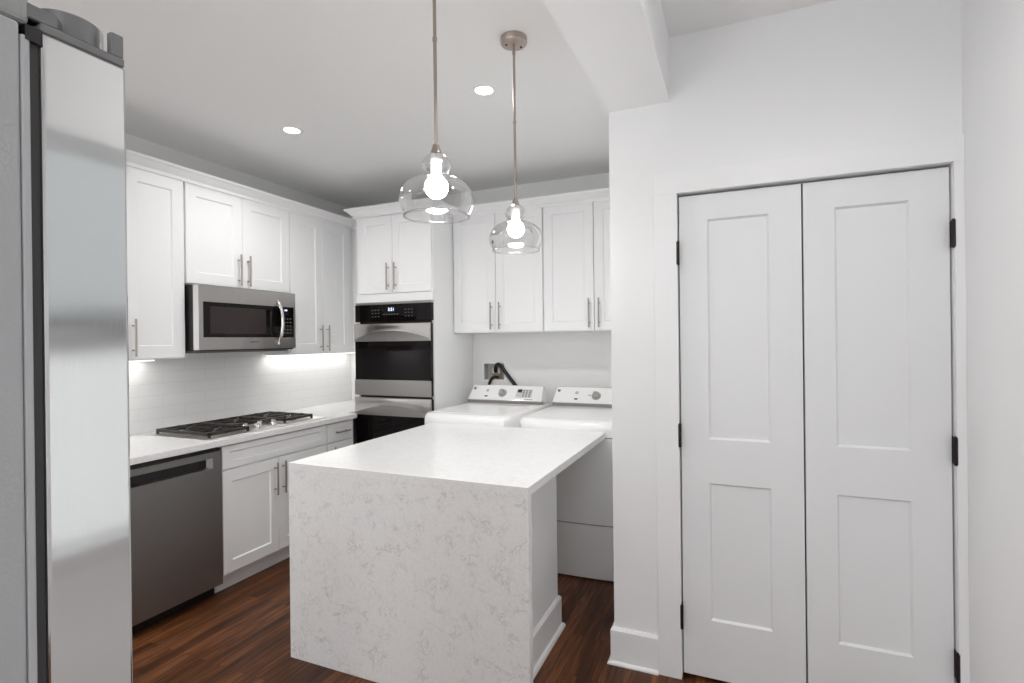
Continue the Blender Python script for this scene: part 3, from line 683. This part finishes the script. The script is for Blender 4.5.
# ------------------------------------------------------------------ washer and dryer
def machine(name, label, cat, x0, w, dryer):
    y0, y1 = 3.162, 4.02
    t = thing(name, label, cat, (x0, y0, 0), 0)
    def plan(inx=0, iny=0, n=20, bow=.032):
        r = .045; P = []
        for k in range(n+1):
            u = k/n; x = inx+(w-2*inx)*u; s = 2*u-1
            edge = max(0, abs(s)-(1-2*r/w))/(2*r/w)
            y = iny+bow*s*s*.6+r*(1-math.sqrt(max(0, 1-edge*edge)))
            P.append((x, y))
        return P+[(w-inx, y1-y0), (inx, y1-y0)]
    def layer(bm, specs):
        rings = [[bm.verts.new((*q, z)) for q in plan(ix, iy)] for z, ix, iy in specs]; n = len(rings[0])
        for A, C_ in zip(rings, rings[1:]):
            for k in range(n): bm.faces.new((A[k], A[(k+1)%n], C_[(k+1)%n], C_[k]))
        bm.faces.new(rings[0]); bm.faces.new(rings[-1])
    bm = bmesh.new(); layer(bm, [(.012, .006, .010), (.90, .006, .010)]); obj('chassis', bm, band_m, t, smooth=True)
    bm = bmesh.new(); layer(bm, [(.010, .002, .004), (.014, 0, 0), (.332, 0, 0), (.335, .003, .006)]); obj('lower_panel', bm, white_m, t, smooth=True)
    bm = bmesh.new(); layer(bm, [(.3405, .003, .006), (.3440, 0, 0), (.868, 0, 0), (.872, .003, .004)]); obj('loading_door' if dryer else 'front_panel', bm, white_m, t, smooth=True)
    bm = bmesh.new(); layer(bm, [(.8765, .003, .004), (.880, 0, 0), (.930, .0005, .001), (.950, .003, .006), (.964, .008, .018), (.971, .014, .036), (.973, .020, .060)]); obj('top_deck', bm, white_m, t, smooth=True)
    if not dryer:
        bm = bmesh.new(); layer2 = [(.9732, .060, .09), (.9748, .0605, .0905), (.9762, .064, .094)]
        rings = []
        for z, ix, iy in layer2:
            P = [(ix, iy), (w-ix, iy), (w-ix, .62), (ix, .62)]; rings.append([bm.verts.new((*q, z)) for q in P])
        for A, C_ in zip(rings, rings[1:]):
            for k in range(4): bm.faces.new((A[k], A[(k+1)%4], C_[(k+1)%4], C_[k]))
        bm.faces.new(rings[0]); bm.faces.new(rings[-1]); obj('lid', bm, white_m, t, bevel=.004)
    # console
    A0, A1 = (.713, .998), (.798, 1.103)        # front face, local y,z
    prof = [A0, A1, (.810, 1.109), (.842, 1.109), (.855, 1.08), (.855, .975), (.723, .975)]
    bm = bmesh.new(); prism_x(bm, prof, .006, w-(.006 if dryer else .022), lambda q: .016*max(0, (q[1]-.998)/.105)); cons = obj('console', bm, white_m, t, bevel=.006, seg=3)
    B('console_band', band_m, cons, (.012, .705, .974, w-.012, .73, .9975))
    sl = Vector((0, A1[0]-A0[0], A1[1]-A0[1])); L = sl.length; sl.normalize(); nrm = Vector((0, -sl.z, sl.y))
    org = Vector((0, A0[0], A0[1]))
    def P(u, v, h=0): return org+Vector((u, 0, 0))+sl*(v*L)+nrm*h
    def disc(nm, u, v, r, h, m_, r2=None, **k):
        bm = bmesh.new(); tube(bm, [P(u, v, -.002), P(u, v, h*.7), P(u, v, h)], [r, r, (r2 or r)*.9], 24); return obj(nm, bm, m_, cons, smooth=True, **k)
    def plate_(nm, u0, u1, v0, v1, m_, par=cons, h=.0012):
        bm = bmesh.new(); c8 = [P(u, v, hh) for hh in (-.001, h) for u, v in ((u0, v0), (u1, v0), (u1, v1), (u0, v1))]
        vs = [bm.verts.new(p) for p in c8]
        for f in ((0,1,2,3),(4,5,6,7),(0,1,5,4),(1,2,6,5),(2,3,7,6),(3,0,4,7)): bm.faces.new([vs[i] for i in f])
        return obj(nm, bm, m_, par)
    grey = greyplastic_m
    disc('logo_badge', .045, .80, .012, .0015, grey)
    k0 = .19 if dryer else .165
    disc('dial_print', k0, .68, .014, .001, mat('pale_print', (.5, .5, .5), .5))
    plate_('badge', k0-.012, k0+.014, .22, .31, black_m)
    ku = .345 if dryer else .305
    disc('dial', ku, .50, .036, .004, mat('dial_ring', (.36, .35, .35), .3))
    kn = disc('knob', ku, .50, .025, .034, mat('knob_silver', (.48, .46, .45), .25, 1), .022, label='silver cycle selector knob')
    if dryer: plate_('pointer', ku-.065, ku-.04, .52, .56, grey)
    d0 = .475 if dryer else .435
    plate_('key_field', d0-.01, d0+.125, .24, .80, mat('key_field_grey', (.58, .58, .575), .4))
    plate_('display', d0, d0+.036, .58, .80, black_m, h=.002)
    bm = bmesh.new()
    for j in range(3):
        for i in range(4):
            u0 = d0+.048+j*.026; v0 = .28+i*.13
            c8 = [P(u, v, hh) for hh in (0, .003) for u, v in ((u0, v0), (u0+.010, v0), (u0+.010, v0+.09), (u0, v0+.09))]; vs = [bm.verts.new(p) for p in c8]
            for f in ((0,1,2,3),(4,5,6,7),(0,1,5,4),(1,2,6,5),(2,3,7,6),(3,0,4,7)): bm.faces.new([vs[q] for q in f])
    obj('buttons', bm, grey, cons)
    plate_('model_strip', d0+.07, d0+.14, .08, .12, grey)
    return t
machine('washing_machine', 'white top-load washing machine beside the oven tower, lid side behind the island', 'washing machine', -2.064, .676, False)
machine('clothes_dryer', 'white clothes dryer right of the washer, partly hidden by the closet wall', 'dryer', -1.330, .676, True)

# ------------------------------------------------------------------ laundry outlet box and hoses
t = thing('laundry_outlet_box', 'recessed white laundry valve box in the wall above the washer', 'valve box', (VB[0], YK, VB[2]))
w, h = VB[1]-VB[0], VB[3]-VB[2]
B('box_shell', mat('valve_box_plastic', (.55, .54, .52), .5), t, (0, .075, 0, w, .08, h), (0, 0, 0, .003, .075, h), (w-.003, 0, 0, w, .075, h), (.003, 0, 0, w-.003, .075, .003), (.003, 0, h-.003, w-.003, .075, h))
B('faceplate', trim_m, t, (-.012, -.004, -.012, 0, 0, h+.012), (w, -.004, -.012, w+.012, 0, h+.012), (0, -.004, -.012, w, 0, 0), (0, -.004, h, w, 0, h+.012))
for vx in (.075, .128):
    bm = bmesh.new(); tube(bm, [(vx, .035, .003), (vx, .035, .055)], .010, 12); tube(bm, [(vx-.016, .03, .05), (vx+.016, .03, .05)], .007, 10)
    vv = obj('valve', bm, brass_m, t, smooth=True)
    bm = bmesh.new(); tube(bm, [(vx, .03, .055), (vx, .03, .098)], [.010, .007], 12); obj('valve_handle', bm, pink_m, vv, smooth=True)
def bez(P0, P1, P2, P3, n=14):
    P0, P1, P2, P3 = map(Vector, (P0, P1, P2, P3))
    return [P0*(1-s)**3+P1*3*s*(1-s)**2+P2*3*s*s*(1-s)+P3*s**3 for s in [k/n for k in range(n+1)]]
def hose(pts, r, label):
    bm = bmesh.new(); rr = [r*(1+.06*(k % 2)) for k in range(len(pts))]; tube(bm, pts, rr, 12); tag(obj('washer_hose', bm, rubber_m, smooth=True), label, 'hose', 'washer hoses')
zz = YK-.020
hose(bez((-1.935, YK+.03, 1.205), (-1.93, YK+.01, 1.275), (-1.890, YK-.02, 1.300), (-1.845, zz, 1.240), 12)+bez((-1.845, zz, 1.240), (-1.80, zz, 1.18), (-1.75, zz, 1.12), (-1.66, zz, 1.02), 14)[1:], .016, 'thick black drain hose arching out of the valve box and down to the right')
hose(bez((-1.904, YK+.018, 1.16), (-1.93, YK-.01, 1.172), (-1.965, zz, 1.175), (-1.985, zz, 1.06), 14), .012, 'thin black supply hose dropping to the left under the valve box')

# ------------------------------------------------------------------ refrigerator
t = thing('refrigerator', 'stainless steel refrigerator with grey textured side at the left edge', 'refrigerator', (-1.025, -.07, 0))
fx, fy = -1.025, -.07
def fb(x0, y0, z0, x1, y1, z1): return (x0-fx, y0-fy, z0, x1-fx, y1-fy, z1)
B('cabinet', fridge_side_m, t, fb(-1.48, -.42, .02, -.570, .2565, 1.757), bevel=.003, label='grey textured side')
B('front_flange', flange_m, t, fb(-1.478, .2568, .05, -.5705, .2640, 1.748), bevel=.002)
B('gasket', mat('dark_gasket', (.035, .034, .034), .6), t, fb(-1.474, .2642, .06, -.574, .2715, 1.745))
for xa, xb_, nm in ((-1.026, -.5705, 'right'), (-1.4795, -1.030, 'left')):
    d = B('door', fridge_steel_m, t, fb(xa, .2718, .72, xb_, .3435, 1.757), bevel=.003, seg=3, label='stainless steel door')
d = B('freezer_drawer', fridge_steel_m, t, fb(-1.4795, .2718, .06, -.5705, .3435, 1.757 if False else .712), bevel=.003, seg=3)
B('door_cap', greyplastic_m, t, fb(-1.4795, .2722, 1.7572, -.5708, .3425, 1.7655), fb(-.5790, .3300, 1.7655, -.5712, .3420, 1.7885), fb(-1.4795, .3360, 1.7655, -.66, .3420, 1.7885), bevel=.0015, label='dark grey plastic cap along the door top')
bm = bmesh.new()      # hinge cover: a low arm from the cabinet that swells into a rounded knuckle over the door
poly = [(-.660, .262), (-.5735, .262), (-.5735, .286), (-.590, .300), (-.660, .300)]
prism_z(bm, [(x-fx, y-fy) for x, y in poly], 1.7665, 1.7790)
hc = obj('hinge_cover', bm, greyplastic_m, t, bevel=.001, label='dark grey plastic hinge cover')
bm = bmesh.new(); lathe(bm, [(.0001, 1.7915), (.0270, 1.7915), (.0285, 1.7900), (.0285, 1.7690), (.0001, 1.7690)], 48, (-.6060-fx, .3100-fy, 0))
obj('hinge_knuckle', bm, greyplastic_m, hc, smooth=True)
B('hinge_plate', black_m, t, fb(-.655, .2575, 1.7657, -.5765, .330, 1.7680))
B('top_cover', mat('mid_grey_plastic', (.27, .275, .275), .35), t, fb(-.70, -.10, 1.7575, -.5715, .2650, 1.812), bevel=.006, seg=3, label='grey plastic cover on the cabinet top')
B('hinge_block', black_m, t, fb(-.60, .2600, 1.744, -.5702, .2716, 1.7574))
for hx in (-1.045, -1.010):
    bm = bmesh.new(); tube(bm, [(hx-fx, .395-fy, .85), (hx-fx, .395-fy, 1.60)], .011, 12)
    for q in (.89, 1.56): tube(bm, [(hx-fx, .395-fy, q), (hx-fx, .343-fy, q)], .009, 10)
    obj('handle', bm, steel_m, t, smooth=True)
bm = bmesh.new(); tube(bm, [(-1.40-fx, .395-fy, .64), (-.65-fx, .395-fy, .64)], .011, 12)
for q in (-1.36, -.69): tube(bm, [(q-fx, .395-fy, .64), (q-fx, .343-fy, .64)], .009, 10)
obj('handle', bm, steel_m, t, smooth=True)
bm = bmesh.new()
for px in (-1.44, -.61):
    for py in (-.38, .2): lathe(bm, [(.022, 0), (.022, .022), (.0001, .022)], 16, (px-fx, py-fy, 0))
obj('foot', bm, black_m, t)
